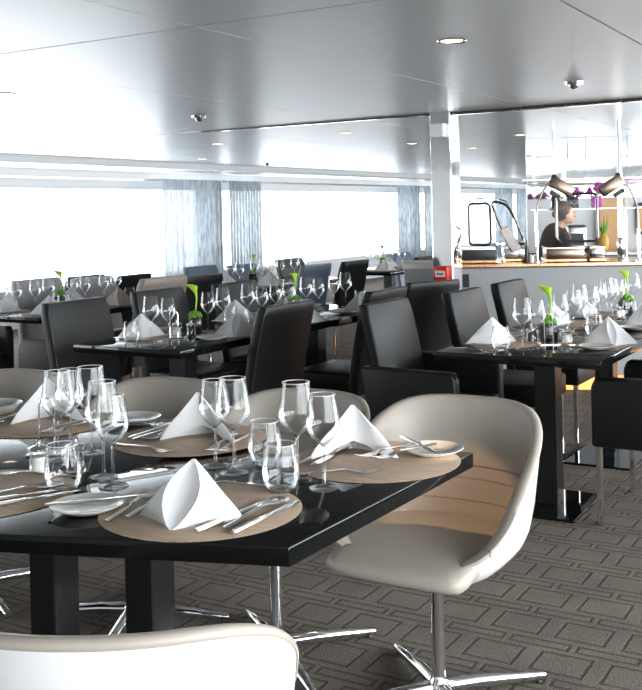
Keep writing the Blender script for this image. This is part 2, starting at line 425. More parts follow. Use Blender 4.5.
# ------------------------------------------------------------------ shell chairs
def smooth(a, b, x):
    t = max(0, min(1, (x-a)/(b-a))); return t*t*(3-2*t)
def lerp(a, b, t): return a+(b-a)*t
def interp(tab, x):
    if x <= tab[0][0]: return tab[0][1]
    for (a, va), (b, vb) in zip(tab[:-1], tab[1:]):
        if x <= b: return lerp(va, vb, (x-a)/(b-a))
    return tab[-1][1]
RIM = ((0, .80), (30, .80), (50, .793), (62, .767), (72, .722), (85, .655), (100, .60), (115, .55), (130, .498), (142, .452), (152, .430), (180, .425))
def rim_z(d): return sum(interp(RIM, abs(abs(d)+k)) if abs(d)+k <= 180 else interp(RIM, 360-abs(d)-k) for k in (-18, -12, -6, 0, 6, 12, 18))/7
def plan_r(d):
    a = radians(d); n = lerp(2.5, 4.4, smooth(75, 120, abs(d)))
    hx, hy = .273, lerp(.235, .258, smooth(85, 100, abs(d)))
    return 1/((abs(sin(a))/hx)**n+(abs(cos(a))/hy)**n)**(1/n)
FZ = ((.365, .10), (.372, .42), (.39, .62), (.415, .76), (.45, .87), (.49, .935), (.56, .985), (.70, 1.035), (.82, 1.075))
def shell_pt(d, z, off=0.):
    a = radians(d); r = plan_r(d)*interp(FZ, z)+off
    lean = .06*smooth(.45, .82, z)*max(0, cos(a))
    return Vector((r*sin(a), -r*cos(a)-lean, z))
def shell_chair(name, label, upholstery, loc, rz, group, spin=0.):
    t = thing(name, label, 'chair', loc, rz, group)
    N = 72; dd = [-180+360*j/N for j in range(N)]
    mb = MB(); rows = []
    for k in range(13):
        rows.append([])
        for d in dd:
            z1 = rim_z(d)-.006; z = .365+(z1-.365)*(k/12)**1.4
            rows[-1].append(shell_pt(d, z))
    V = mb.grid(rows, closed_u=True); mb.bm.faces.new(V[0])
    mb.obj('shell', 'shell', t, 60, 'white lacquered outer shell')
    # padded inner back and rolled rim
    mb = MB(); rows = []; D2 = [-141+282*j/128 for j in range(129)]
    for d in D2:
        z1 = rim_z(d); col = []
        th = .030+.011*smooth(70, 115, abs(d))
        col.append(shell_pt(d, z1-.008, .001)); col.append(shell_pt(d, z1-.003, .0035)); col.append(shell_pt(d, z1+.004, .001))
        col.append(shell_pt(d, z1+.009, -th*.3)); col.append(shell_pt(d, z1+.007, -th*.68)); col.append(shell_pt(d, z1-.003, -th*.93))
        zb = min(.44, z1-.02)
        for k in range(1, 10):
            z = lerp(z1-.006, zb, k/9); puff = .006*sin(pi*k/9)
            col.append(shell_pt(d, z, -th-puff*0))
        rows.append(col)
    mb.grid(rows); back = mb.obj('backrest', upholstery, t, 60)
    def inner(d, z, lift=.0):
        return shell_pt(d, z, -.0308-lift)
    for i, (zz, dm) in enumerate(((.515, 56), (.575, 56))):
        MB().tube([inner(-dm+2*dm*j/24, zz, -.0005) for j in range(25)], .0019, 6).obj('seam', 'seam', back)
    key = [(-76, rim_z(76)-.004), (-72, .67), (-66, .655), (-60, .635), (-54, .62), (-48, .613)]+[(-40+10*k, .612) for k in range(9)]+[(48, .613), (54, .62), (60, .635), (66, .655), (72, .67), (76, rim_z(76)-.004)]
    pts = []
    for (d0, z0), (d1, z1) in zip(key[:-1], key[1:]):
        for q in range(4):
            d = lerp(d0, d1, q/4); pts.append(shell_pt(d, lerp(z0, z1, q/4), -.0312-.011*smooth(70, 115, abs(d))))
    MB().tube(pts, .0021, 6).obj('seam', 'seam', back)
    for sgn in (-1, 1):
        d = sgn*128; z1 = rim_z(128)
        MB().tube([shell_pt(d, z1-.012, .004), shell_pt(d, z1+.004, .003), shell_pt(d, z1+.010, -.014), shell_pt(d, z1+.008, -.028), shell_pt(d, z1-.003, -.0388), shell_pt(d, z1-.02, -.0415)], .002, 6).obj('seam', 'seam', back)
    # seat cushion
    mb = MB(); rows = []
    prof = ((.02, .482), (.35, .482), (.65, .480), (.85, .476), (.94, .471), (.985, .462), (1.0, .449), (.99, .436), (.96, .428), (.88, .424), (.6, .42))
    for k_, (f, z) in enumerate(prof):
        row = []
        for d in dd:
            a = radians(d); fr = smooth(124, 148, abs(d))
            r = plan_r(d)*.985-(.026+.011*smooth(70, 115, abs(d)))*(1-fr)+.048*fr
            if k_ >= 3: r = lerp(min(r, plan_r(d)*interp(FZ, z)/f-.012), r, fr)
            row.append((f*r*sin(a), -f*r*cos(a), z-.012*fr*f*f))
        rows.append(row)
    V = mb.grid(rows, closed_u=True); mb.bm.faces.new(V[0][::-1]); mb.bm.faces.new(V[-1])
    mb.obj('seat', upholstery, t, 60)
    # star base
    MB().lathe([(.052, .375), (.05, .365), (.021, .356), (.0195, .32), (.0195, .075), (.024, .06), (.034, .045), (.034, .028), (.03, .022)], 24, caps=(True, True)).obj('pole', 'chrome', t)
    for k in range(4):
        a = spin+k*pi/2
        d = Vector((cos(a), sin(a), 0))
        lg = MB().tube([d*.015+Vector((0, 0, .036)), d*.12+Vector((0, 0, .034)), d*.325+Vector((0, 0, .017)), d*.335+Vector((0, 0, .017))], [.021, .020, .013, .009], 12).obj('leg', 'chrome', t)
        MB().lathe([(.009, 0), (.010, .003), (.008, .008)], 10, (*(d*.315)[:2], 0), (True, True)).obj('foot_glide', 'dark', lg)
    return t
def face(dx, dy): return math.atan2(dy, dx)-pi/2
G = 'upholstered shell chairs around the near table'
shell_chair('shell_chair', 'cream leather shell chair at the black table corner, its seat fully in view', 'cream', (-1.206, 2.625, 0), face(-.01, -1.), G, spin=radians(48)-face(-.01, -1))
shell_chair('shell_chair', 'white-backed shell chair cut by the picture edge, seen from behind', 'cream', (-1.150, 1.283, 0), face(-.50, .86), G)
shell_chair('shell_chair', 'warm grey shell chair beside the cream one, across the near table', 'taupeshell', (-1.775, 2.66, 0), face(.03, -1), G, spin=radians(50))
shell_chair('shell_chair', 'warm grey shell chair across the table, behind the napkin at its middle', 'taupeshell', (-2.37, 2.67, 0), face(.05, -1), G, spin=radians(20))
shell_chair('shell_chair', 'warm grey shell chair cut by the picture edge, farthest along the near table', 'taupeshell', (-3.06, 2.60, 0), face(.0, -1), G, spin=radians(65))

for o in [x for x in bpy.data.objects if x.get('category') == 'chair'][2:]: o.scale = (1, 1, .968)

# ------------------------------------------------------------------ black parsons chairs
def curve_back(w, h, th, lean, z0, y0):
    mb = MB(); rows = []
    n = 14
    prof = []
    for k in range(n+1):
        t = k/n; z = z0+(h-z0)*t; y = y0-lean*t**1.5; prof.append((y, z))
    def width(t): return w/2*(1-.03*t)-(.012*(max(0, t-.93)/.07)**2)
    sec = []
    for k, (y, z) in enumerate(prof):
        t = k/n; hw = width(t); r = .012
        ring = []
        for (sx, sy) in ((1, 1), (-1, 1), (-1, -1), (1, -1)):
            cx, cy = sx*(hw-r), y+sy*(th/2-r)
            a0 = {(1, 1): 0, (-1, 1): 90, (-1, -1): 180, (1, -1): 270}[(sx, sy)]
            for q in (0, 45, 90):
                a = radians(a0+q); ring.append((cx+r*cos(a), cy+r*sin(a), z))
        rows.append(ring)
    # rounded top
    y, z = prof[-1]
    last = rows[-1]
    for f, dz in ((.9, .008), (.6, .011)):
        rows.append([(px*(1-(1-f)*.06), y+(py-y)*f, z+dz) for px, py, _ in last])
    V = mb.grid(rows, closed_u=True); mb.bm.faces.new(V[0][::-1]); mb.bm.faces.new(V[-1])
    return mb
def parsons(label, mat, arms=False, group=None, bh=.92):
    t = thing('dining_armchair' if arms else 'dining_chair', label, 'armchair' if arms else 'chair', (0, 0, 0), 0, group)
    W = .49
    MB().box(-W/2, W/2, -.165, .225, .35, .465, .018, 3).obj('seat', mat, t)
    curve_back(W, bh, .06, .105, .34, -.18).obj('backrest', mat, t, 50)
    for sx in (-1, 1):
        x = sx*(W/2-.025) if not arms else sx*.285
        MB().box(x-.0125, x+.0125, .185, .21, 0, .36, .003, 1).obj('leg', 'chrome', t)
        MB().box(x-.0125, x+.0125, -.19, -.165, 0, .36, .003, 1).obj('leg', 'chrome', t)
        if arms:
            MB().prism([(-.215, .34), (.225, .34), (.225, .60), (.205, .64), (-.265, .645)], -.032, .032, .014, 3,
                       Matrix.Translation((sx*.28, 0, 0)) @ Matrix(((0, 0, 1, 0), (1, 0, 0, 0), (0, 1, 0, 0), (0, 0, 0, 1)))).obj('armrest', mat, t, 50)
    return t
PR = {}
def chair(kind, mat, bx, by, fx, fy, label, group, h=.93):
    """bx, by: where the top of the back stands; fx, fy: direction faced"""
    key = (kind, mat)
    rz = face(fx, fy); L = sqrt(fx*fx+fy*fy); s = h/.93
    loc = (bx+fx/L*.285*s, by+fy/L*.285*s, 0)
    if key not in PR:
        PR[key] = t = parsons(label, mat, kind in ('arm', 'low'), group, .66 if kind == 'low' else .92); t.location = loc; t.rotation_euler = (0, 0, rz); t.scale = (s,)*3
        return t
    return dup(PR[key], loc, rz, label, group, s)
GR = 'black chairs at the tables before the buffet'; GM = 'black chairs around the middle tables'; GW = 'leather chairs around the window-side tables'
# buffet-side tables (left edge x=-1.9, right edge -1.15)
chair('arm', 'black', -2.35, 4.56, 1, 0, 'black leather armchair with high raked back, right behind the cream shell chair', GR)
chair('std', 'black', -2.24, 5.30, 1, 0, 'black high-back chair in front of the pillar foot, behind the first napkin', GR)
chair('std', 'black', -2.24, 6.02, 1, 0, 'black high-back chair standing against the grey buffet counter', GR)
chair('arm', 'black', -.755, 4.69, -1, 0, 'black armchair cut by the picture edge, chrome front legs on the carpet', GR)
# middle tables (x -3.68 .. -3.0)
chair('std', 'black', -4.05, 4.13, 1, 0, 'large black chair back seen at the window side of the near middle table', GM)
chair('std', 'black', -4.10, 4.90, 1, 0, 'black chair back behind the green lily of the middle table', GM)
chair('std', 'black', -3.98, 5.55, 1, 0, 'black chair back behind the standing napkins, second from the lily', GM)
chair('std', 'black', -2.77, 4.31, -1, 0, 'black chair back in the aisle, seen from behind, covering the middle table edge', GM)
chair('std', 'black', -2.70, 5.27, -1, 0, 'black chair whose back top shows just over the high-back armchair', GM)
chair('std', 'black', -2.70, 5.92, -1, .35, 'black chair partly turned, standing between armchair and pillar', GM)
# window-side tables
chair('low', 'brown', -4.42, 4.86, -1, -.18, 'dark brown armchair at the window-side table, low arm showing', GW)
chair('low', 'brown', -6.02, 4.72, 1, 0, 'dark brown armchair across the window-side table at the picture edge', GW)
chair('std', 'greyl', -5.80, 5.52, 1, 0, 'grey leather chair behind the lily at the window-side table', GW)
chair('std', 'greyl', -5.80, 6.12, 1, 0, 'grey leather chair behind the two big glasses, second from the lily', GW, .905)
chair('std', 'taupe', -4.60, 5.57, -1, 0, 'taupe leather chair with its back to the middle lily', GW, .955)
chair('std', 'black', -4.72, 6.17, -1, 0, 'black chair right of the taupe one below the curtain edge', GW)
chair('std', 'black', -6.32, 6.60, -1, 0, 'dark chair back in front of the window, between the grey chairs', GW, .88)
chair('std', 'black', -6.25, 7.15, -1, 0, 'dark chair back in front of the window, right of the grey chairs', GW, .855)
chair('std', 'blue_sheen', -5.78, 7.52, 1, 0, 'chair tinted with blue-grey window sheen below the curtains, nearer one of two', GW, .915)
chair('std', 'blue_sheen', -5.72, 8.10, 1, 0, 'chair tinted with blue-grey window sheen below the curtain post, farther one of two', GW, .90)
chair('std', 'brown', -5.62, 8.80, 1, 0, 'dark brown chair back standing clear against the white window', GW, .92)
chair('std', 'blue_sheen', -4.62, 7.68, -1, 0, 'chair tinted with blue-grey window sheen in front of the window, beside a black chair', GW)
chair('std', 'black', -4.56, 8.28, -1, 0, 'black chair in front of the window, right of the blue-grey one', GW)
chair('std', 'blue_sheen', -5.40, 10.95, 1, 0, 'dark chair tinted with blue window sheen beyond the far window-side napkin', GW, .88)
chair('std', 'black', -4.22, 9.10, -1, 0, 'black chair left of the grey counter end', GW)

# ------------------------------------------------------------------ tables
def rect_table(label, x0, x1, y0, y1, group, leg=None, plate=True):
    cx, cy = (x0+x1)/2, (leg if leg else (y0+y1)/2)
    t = thing('dining_table', label, 'table', (cx, cy, 0), 0, group)
    MB().box(x0-cx, x1-cx, y0-cy, y1-cy, .712, .75, .003, 2).obj('tabletop', 'gloss', t)
    MB().box(-.05, .05, -.05, .05, .012, .712, .003, 1).obj('leg', 'blackpaint', t)
    MB().box(-.18, .18, -.235, .235, 0, .012, .002, 1).obj('base_plate', 'gloss' if plate else 'chrome', t, label='polished base plate')
    return t
GT = 'black rectangular tables'
rect_table('black table before the buffet, nearest one with the calla lily', -1.90, -1.15, 4.15, 5.13, GT, 4.60)
rect_table('black table before the buffet, joined behind the nearest one', -1.90, -1.15, 5.14, 6.12, GT, 5.60)
rect_table('middle black table, nearest one with salt set and lily', -3.68, -3.0, 3.74, 4.88, GT, 4.18)
rect_table('middle black table behind the nearest one, beside the aisle chairs', -3.68, -3.0, 4.89, 6.03, GT, 5.52)
rect_table('window-side black table at the picture edge with grey chairs behind', -5.62, -4.88, 4.66, 5.82, GT)
rect_table('window-side black table in front of the blue-grey chairs', -5.56, -4.86, 7.05, 8.60, GT)
rect_table('farthest window-side black table, left of the counter end', -5.40, -4.78, 9.44, 10.60, GT)
# near table, boat-shaped top in two leaves
t = thing('dining_table', 'large near table with glossy black boat-shaped top', 'table', (-1.85, 1.95, 0))
ox, oy = -1.85, 1.95
P1 = [(-1.045, 1.615), (-1.02, 2.465), (-1.7185, 2.475), (-1.7185, 1.385)]
P2 = [(-1.7205, 1.385), (-1.7205, 2.475), (-2.95, 2.475), (-2.95, 1.55), (-2.35, 1.37)]
for Pn in (P1, P2):
    MB().prism([(x-ox, y-oy) for x, y in Pn], .712, .75, .003, 2).obj('tabletop', 'gloss', t)
MB().box(-1.72-.045-ox, -1.72+.045-ox, 2.0-.045-oy, 2.0+.045-oy, .015, .712, .003, 1).obj('leg', 'blackpaint', t)
MB().box(-1.985-.045-ox, -1.985+.045-ox, 1.93-.045-oy, 1.93+.045-oy, .015, .712, .003, 1).obj('leg', 'blackpaint', t)
MB().box(-2.2-ox, -1.5-ox, 1.72-oy, 2.2-oy, 0, .015, .003, 1).obj('base_plate', 'blackpaint', t)

# ------------------------------------------------------------------ tableware meshes
TZ = .7505
def bowl_prof(h, rb):
    z0 = h*.46
    pts = [(.003, z0), (.012, z0+.004), (.026, z0+.016), (rb*.93, z0+.034), (rb, z0+.046), (rb*.985, z0+.06), (rb*.90, z0+.085), (rb*.76, h)]
    return pts
def foot_prof(): return [(.001, .0), (.034, .0), (.035, .0012), (.033, .0025), (.014, .005), (.006, .009), (.0042, .016)]
def stem_prof(h): return [(.0042, .016), (.0036, .03), (.0034, h*.40), (.0042, h*.44), (.006, h*.455), (.010, h*.47)]
def wine_full(h, rb, seg=20):
    mb = MB(); mb.lathe(foot_prof()[:-1]+stem_prof(h)[:-2]+bowl_prof(h, rb)[1:], seg); return mb
wine_parts = {}
for nm, h, rb in (('big', .232, .043), ('small', .215, .039)):
    wine_parts[nm] = (MB().lathe(bowl_prof(h, rb), 32).mesh('bowl', 'glass', 80), MB().lathe(stem_prof(h), 12).mesh('stem', 'thick', 80), MB().lathe(foot_prof(), 28).mesh('foot', 'thick', 60),
                      MB().tube([(rb*.76*cos(2*pi*k/32), rb*.76*sin(2*pi*k/32), h) for k in range(32)], .0008, 5, True).mesh('rim', 'white', 80))
WINE_BIG = wine_full(.232, .043).mesh('wine_glass', 'glass', 80); WINE_SMALL = wine_full(.215, .039).mesh('wine_glass', 'glass', 80)
TUMBLER = MB().lathe([(.001, .003), (.027, .0), (.032, .006), (.040, .024), (.0435, .042), (.042, .066), (.0355, .108)], 28).mesh('tumbler', 'glass', 80)
TUMBLER_RIM = MB().tube([(.0355*cos(2*pi*k/32), .0355*sin(2*pi*k/32), .108) for k in range(32)], .0008, 5, True).mesh('rim', 'white', 80)
TUMBLER_BASE = MB().lathe([(.001, .0), (.027, .0), (.030, .004), (.026, .009), (.001, .010)], 24).mesh('base', 'thick', 60)
def strip(mb, segs):
    """segs: (y, half width, z centre, half thickness)"""
    rows = []
    for y, w, z, th in segs:
        rows.append([(-w, y, z), (-w*.6, y, z+th), (w*.6, y, z+th), (w, y, z), (w*.6, y, z-th), (-w*.6, y, z-th)])
    V = mb.grid(rows, closed_u=True); mb.bm.faces.new(V[0][::-1]); mb.bm.faces.new(V[-1])
HND = [(-.105, .004, .002, .0015), (-.10, .0062, .002, .0019), (-.06, .0052, .003, .002), (-.01, .0036, .006, .002), (.015, .0034, .008, .002)]
def fork_me():
    mb = MB(); strip(mb, HND+[(.03, .004, .0075, .0018), (.042, .010, .0055, .0012), (.055, .0118, .004, .001)])
    for k in range(4):
        x = -.0095+k*.00633; m2 = MB()
        strip(m2, [(.054, .0022, .004, .001), (.075, .0018, .0035, .0009), (.09, .0015, .006, .0008), (.10, .0006, .009, .0005)])
        m2.bm.verts.index_update(); mb.merge(m2.bm, Matrix.Translation((x, 0, 0)))
    return mb.mesh('fork', 'silver', 40)
def knife_me():
    mb = MB(); strip(mb, [(-.115, .0045, .004, .003), (-.11, .0068, .004, .0036), (-.05, .006, .004, .0036), (-.005, .005, .004, .003), (0, .0085, .004, .0013), (.03, .0098, .004, .0012), (.075, .0095, .004, .001), (.095, .006, .004, .0008), (.105, .001, .004, .0005)])
    return mb.mesh('knife', 'silver', 40)
def spoon_me():
    mb = MB(); strip(mb, HND+[(.032, .0036, .0065, .0015), (.04, .005, .0055, .001)])
    rows = []
    for i in range(9):
        a = pi*i/8; row = []
        for j in range(9):
            u = -1+2*j/8; y = .065-.029*cos(a); w = .0205*sin(a)**.7+.002
            row.append((u*w, y, .0065-.0055*(1-u*u)*sin(a)))
        rows.append(row)
    mb.grid(rows); return mb.mesh('spoon', 'silver', 60)
FORK, KNIFE, SPOON = fork_me(), knife_me(), spoon_me()
PLATE = MB().lathe([(.001, .004), (.045, .004), (.052, .006), (.070, .013), (.0785, .0165), (.0795, .0155), (.070, .0095), (.05, .0015), (.046, .0), (.001, .0)], 48).mesh('bread_plate', 'china', 50)
MAT = MB().lathe([(.001, .0022), (.214, .0022), (.2165, .0012), (.215, 0), (.001, 0)], 64).mesh('placemat', 'placemat', 40)
def napkin_me(mat, open_=.032, h=.118, seed=1, back_open=False):
    mb = MB(); rnd = random.Random(seed)
    base = [(-.003, -.092), (-.03, -.062), (-.065, -.036), (-.100, -.018), (-.104, -.002), (-.062, .030), (-.030, .058), (0, .078), (.030, .058), (.062, .030), (.104, -.002), (.100, -.018), (.065, -.036), (.03, -.062), (.003, -.092)]
    if back_open:
        base = [(-.003, -.085), (-.03, -.060), (-.065, -.030), (-.098, .004), (-.104, .022), (-.096, .022), (-.062, .004, .006), (-.030, -.014, .024), (0, -.022, .034), (.030, -.014, .024), (.062, .004, .006), (.096, .022), (.104, .022), (.098, .004), (.065, -.030), (.03, -.060), (.003, -.085)]
    n = len(base); rows = []
    K = 16
    for k in range(K+1):
        t = k/K; row = []
        for j, (x, y, *z0) in enumerate(base):
            s = j/(n-1); e = max(0, 1-min(s, 1-s)*5.5); sg = -1 if s < .5 else 1
            bulge = 1+.05*sin(pi*t)
            ax, ay = 0, .012
            X = lerp(x*bulge, ax+.004*sg*(1-e), t**1.02); Y = lerp(y, ay, t**.92)
            X += sg*open_*e*sin(pi*t)**.8
            Y += -.012*e*sin(pi*t)
            fold = .0035*sin(t*6+j*2.1)*(1-t)*t*2
            row.append((X+fold, Y+fold*.5, lerp(z0[0] if z0 else 0, h, t)))
        rows.append(row)
    mb.grid(rows)
    # hollow fold inside the front opening
    rows2 = []
    for k in range(K+1):
        a = Vector(rows[k][0]); b = Vector(rows[k][-1]); row = []
        for q in range(9):
            u = q/8; p = a.lerp(b, u); p.y += .012*sin(pi*u)*sin(pi*k/K); row.append(p)
        rows2.append(row)
    mb.grid(rows2)
    o = mb.mesh('napkin', mat, 50, weld=.0004); return o
NAPK = napkin_me('linen'); NAPKT = napkin_me('linen', .014, .122, 3); NAPKO = napkin_me('linen', .010, .132, 5, True); NAPKP = napkin_me('pinklinen', .01, .125, 4)

TW = {'placemat': 'placemats', 'napkin': 'folded napkins', 'wine_glass': 'stemmed wine glasses', 'tumbler': 'water tumblers', 'fork': 'forks', 'knife': 'knives', 'spoon': 'spoons', 'bread_plate': 'bread plates'}
def put(name, me, label, cat, x, y, z, rz, near=False, sc=None):
    if me is NAPK: sc = (1.13, 1.13, .97)
    elif me is NAPKO: sc = (1.1, 1.1, 1.02)
    elif name == 'napkin' and not near: sc = (1.2, 1.2, .97)
    if name == 'wine_glass' and near:
        nm = 'big' if me is WINE_BIG else 'small'
        t = thing(name, label, cat, (x, y, z), rz, TW[name])
        for pn, m2 in zip(('bowl', 'stem', 'foot', 'rim'), wine_parts[nm]):
            link(pn, m2, t)
        return t
    if name == 'tumbler' and near:
        t = thing(name, label, cat, (x, y, z), rz, TW[name])
        link('bowl', TUMBLER, t); link('base', TUMBLER_BASE, t); link('rim', TUMBLER_RIM, t); return t
    o = single(name, me, label, cat, (x, y, z), rz, TW[name])
    if sc: o.scale = sc
    return o
def setting(cx, cy, ang, where, items, near=False, nap=None, nap_at=(0, -.02), nap_rz=0., mat=1.):
    """items: list of (kind, which, local x, local y, local angle)"""
    ca, sa = cos(ang), sin(ang)
    def W(lx, ly): return cx+lx*ca-ly*sa, cy+lx*sa+ly*ca
    if mat: put('placemat', MAT, 'round woven taupe placemat %s' % where, 'placemat', cx, cy, TZ, ang, near, (mat, mat, 1))
    if nap is not None:
        x, y = W(*nap_at); put('napkin', nap, 'white folded napkin standing %s' % where, 'napkin', x, y, TZ+.0022, ang+nap_rz, near)
    for kind, which, lx, ly, la, *zz in items:
        x, y = W(lx, ly); onmat = (lx*lx+ly*ly) < (.21*mat)**2
        z = TZ+(.0026 if onmat else .0004)
        me = {'fork': FORK, 'knife': KNIFE, 'spoon': SPOON, 'bread_plate': PLATE, 'big': WINE_BIG, 'small': WINE_SMALL, 'tumbler': TUMBLER}[kind]
        nm = {'big': 'wine_glass', 'small': 'wine_glass'}.get(kind, kind)
        cat = {'wine_glass': 'wine glass', 'bread_plate': 'plate', 'tumbler': 'glass'}.get(nm, nm)
        if kind in ('fork', 'knife', 'spoon') and which and which.startswith('butter'):
            z = TZ+.017+(.0026 if onmat else .0004)
            lab = 'small butter knife across the bread plate %s' % where
        elif nm == 'wine_glass': lab = '%s clear wine glass %s' % (which, where)
        elif nm == 'bread_plate': lab = 'round white bread plate %s' % where
        elif nm == 'tumbler': lab = 'short clear tumbler %s' % where
        else: lab = '%s silver %s %s' % (which, kind, where)
        if kind == 'bread_plate' and onmat is False and abs(lx) < .29: z = TZ+.003
        put(nm, me, lab, cat, x, y, z+(zz[0] if zz else 0), ang+la, near, (1.14, 1.14, 1.2) if near and nm in ('fork', 'knife', 'spoon') and not lab.startswith('small butter') else None)

# ------------------------------------------------------------------ near table places
setting(-1.345, 1.735, .22, 'on the front place mat, behind the white-backed chair',
        [('fork', 'outer', -.155, -.015, .02), ('fork', 'inner', -.122, .02, -.02), ('knife', 'outer', .165, -.02, -.22), ('spoon', 'middle', .128, .0, -.20), ('knife', 'inner', .095, -.03, -.25),
         ('bread_plate', '', -.235, -.07, 0), ('knife', 'butter', -.215, -.05, -.95),
         ('fork', 'dessert', .0, .185, pi/2+.1)], True, NAPK, (.0, -.045), .02)
def glass(kind, which, x, y):
    me = {'big': WINE_BIG, 'small': WINE_SMALL, 'tumbler': TUMBLER}[kind]
    put('tumbler' if kind == 'tumbler' else 'wine_glass', me, which, 'glass' if kind == 'tumbler' else 'wine glass', x, y, TZ, random.uniform(0, 3), True)
glass('big', 'tall clear wine glass near the table edge, left of the corner glass', -1.285, 2.03)
glass('small', 'clear wine glass nearest the cream chair, standing alone by the table corner', -1.195, 2.0)
glass('tumbler', 'clear tumbler in front of the two corner wine glasses', -1.271, 1.935)
glass('tumbler', 'clear tumbler between the two pairs of wine glasses', -1.445, 2.13)
glass('small', 'clear wine glass left of its pair at the table middle, behind the front napkin', -1.548, 2.060)
glass('big', 'clear wine glass right of its pair at the table middle, behind the front napkin', -1.463, 2.022)
glass('big', 'clear wine glass behind the tumbler by the salt, rear of the front two', -1.73, 1.852)
glass('small', 'clear wine glass beside the bread plate, frontmost of the salt group', -1.650, 1.797)
glass('tumbler', 'clear tumbler in front of the salt and pepper shakers', -1.728, 1.715)
glass('small', 'clear wine glass standing farthest left over the wire handle', -2.035, 2.05)
glass('big', 'clear wine glass standing just right of the wire handle', -1.958, 1.93)
glass('big', 'tall clear wine glass at the back of the salt group', -1.93, 2.022)
setting(-1.21, 2.275, pi+.06, 'at the cream chair place',
        [('fork', 'outer', -.072, -.03, -.33, .0175), ('fork', 'inner', -.028, -.03, -.33, .0175), ('bread_plate', '', -.112, -.118, 0), ('knife', 'butter', -.085, -.105, .85),
         ('knife', 'outer', .15, .0, .0), ('knife', 'inner', .115, .01, .02), ('fork', 'dessert', .03, .165, pi/2+.5)], True, NAPKO, (.065, -.015), .45)
setting(-1.80, 2.275, pi, 'at the back middle place of the near table',
        [('fork', 'outer', -.165, .01, .25), ('fork', 'inner', -.13, .02, .3), ('knife', 'outer', .155, -.03, .05), ('knife', 'inner', .125, -.02, .0), ('spoon', 'small', .09, -.02, .05),
         ('fork', 'dessert', .03, .165, pi/2-.1)], True, NAPKO, (-.04, .0), .25)
o = put('bread_plate', PLATE, 'white bread plate behind the middle napkin by the table edge', 'plate', -2.10, 2.39, TZ+.003, 0)
setting(-2.36, 2.26, pi, 'at the far back place of the near table',
        [('fork', 'outer', -.15, .02, .1), ('fork', 'inner', -.115, .03, .1), ('knife', 'outer', .15, .0, .0), ('spoon', 'middle', .115, .02, .0)], True, NAPKO, (-.01, -.02), .6)
setting(-1.885, 1.61, .0, 'at the front place cut by the picture edge',
        [('spoon', 'shiny', .075, .04, -.55), ('knife', 'outer', .155, .0, -.45), ('knife', 'inner', .115, .01, -.48), ('fork', 'dessert', .0, .165, pi/2+.35)], True, None)
# tall dishes at the picture edge
bb = single('bread_basket', MB().lathe([(.02, .0), (.06, .002), (.085, .03), (.09, .034), (.086, .036), (.06, .01), (.001, .008)], 32).mesh('dish', 'china', 50), 'shallow white dish at the far end of the near table', 'dish', (-2.62, 2.30, TZ), 0)
bb.name = 'serving_dish'
# shakers and wire stand
def shaker(label, mat, x, y):
    t = thing('salt_shaker' if mat == 'salt' else 'pepper_shaker', label, 'shaker', (x, y, TZ), 0, 'salt and pepper shakers')
    MB().lathe([(.001, 0), (.027, 0), (.028, .004), (.024, .02), (.022, .05), (.024, .058), (.026, .062)], 24).obj('jar', 'glass', t, 60)
    MB().lathe([(.001, .008), (.0235, .008), (.0215, .045), (.001, .046)], 20).obj('filling', mat, t, 60)
    MB().lathe([(.026, .060), (.026, .065), (.016, .070), (.006, .073), (.004, .076), (.007, .080), (.007, .085), (.001, .088)], 20).obj('cap', 'chrome', t, 50)
    return t
shaker('white salt shaker with chrome knob on the near table', 'salt', -1.895, 1.80)
shaker('chrome capped pepper shaker on the near table, beside the salt', 'pepper', -1.83, 1.86)
def wire_stand(label, x, y, rz, h=.135):
    t = thing('condiment_stand', label, 'condiment stand', (x, y, TZ), rz, 'wire condiment stands')
    MB().box(-.05, .05, -.03, .03, 0, .006, .002, 1).obj('tray', 'chrome', t)
    pts = [(-.02, 0, .005), (-.02, 0, h-.02)]+[(-.02*cos(a), 0, h-.02+.02*sin(a)) for a in [pi*k/8 for k in range(1, 8)]]+[(.02, 0, h-.02), (.02, 0, .005)]
    MB().tube(pts, .0028, 8).obj('handle', 'chrome', t)
    return t
wire_stand('chrome wire loop stand among the near table glasses', -2.035, 1.963, .5, .15)

def lily(label, x, y, rz, s=1.):
    t = thing('calla_lily_vase', label, 'vase', (x, y, TZ), rz, 'calla lily vases'); t.scale = (s,)*3
    MB().box(-.035, .035, -.035, .035, 0, .085, .004, 2).obj('vase', 'vase', t)
    mb = MB(); rnd = random.Random(3)
    for k in range(60):
        a = rnd.uniform(0, 2*pi); e = rnd.uniform(0, pi/2); r = .034
        c = Vector((r*cos(a)*cos(e), r*sin(a)*cos(e), .088+.028*sin(e)))
        mb.ball(c, rnd.uniform(.007, .012), 1, (1, 1, .8))
    mb.obj('moss_ball', 'leaf', t, 80)
    pts = [(.0, 0, .08), (.006, 0, .13), (.012, 0, .18), (.010, .0, .215)]
    MB().tube(pts, [.0045, .004, .004, .006], 8).obj('stem', 'lime', t)
    # funnel-shaped bloom with one long pointed lip
    rows = []
    for k in range(9):
        u = k/8; row = []
        for j in range(20):
            a = 2*pi*j/20; r = .006+.015*u**1.6; tip = max(0, cos(a))**3*u**2
            row.append((.010-.012*u-r*cos(a)*1.0-.030*tip, r*sin(a), .205+.055*u-.004*tip+.012*u*u*(-cos(a))*-.6))
        rows.append(row)
    mb = MB(); mb.grid(rows, closed_u=True); mb.obj('bloom', 'lime', t, 80)
    MB().tube([(.008, 0, .21), (.0, 0, .245), (-.004, 0, .255)], [.003, .0035, .002], 8).obj('spadix', 'gold', t)
    return t
LG = []
lily('black vase with lime calla lily on the nearest buffet-side table', -1.535, 4.66, .5)
lily('black vase with lime calla lily on the second buffet-side table', -1.485, 5.905, .9)
lily('black vase with lime calla lily on the near middle table', -3.37, 4.33, .6)
lily('black vase with lime calla lily just above the aisle chair back', -3.36, 5.32, 1.6)
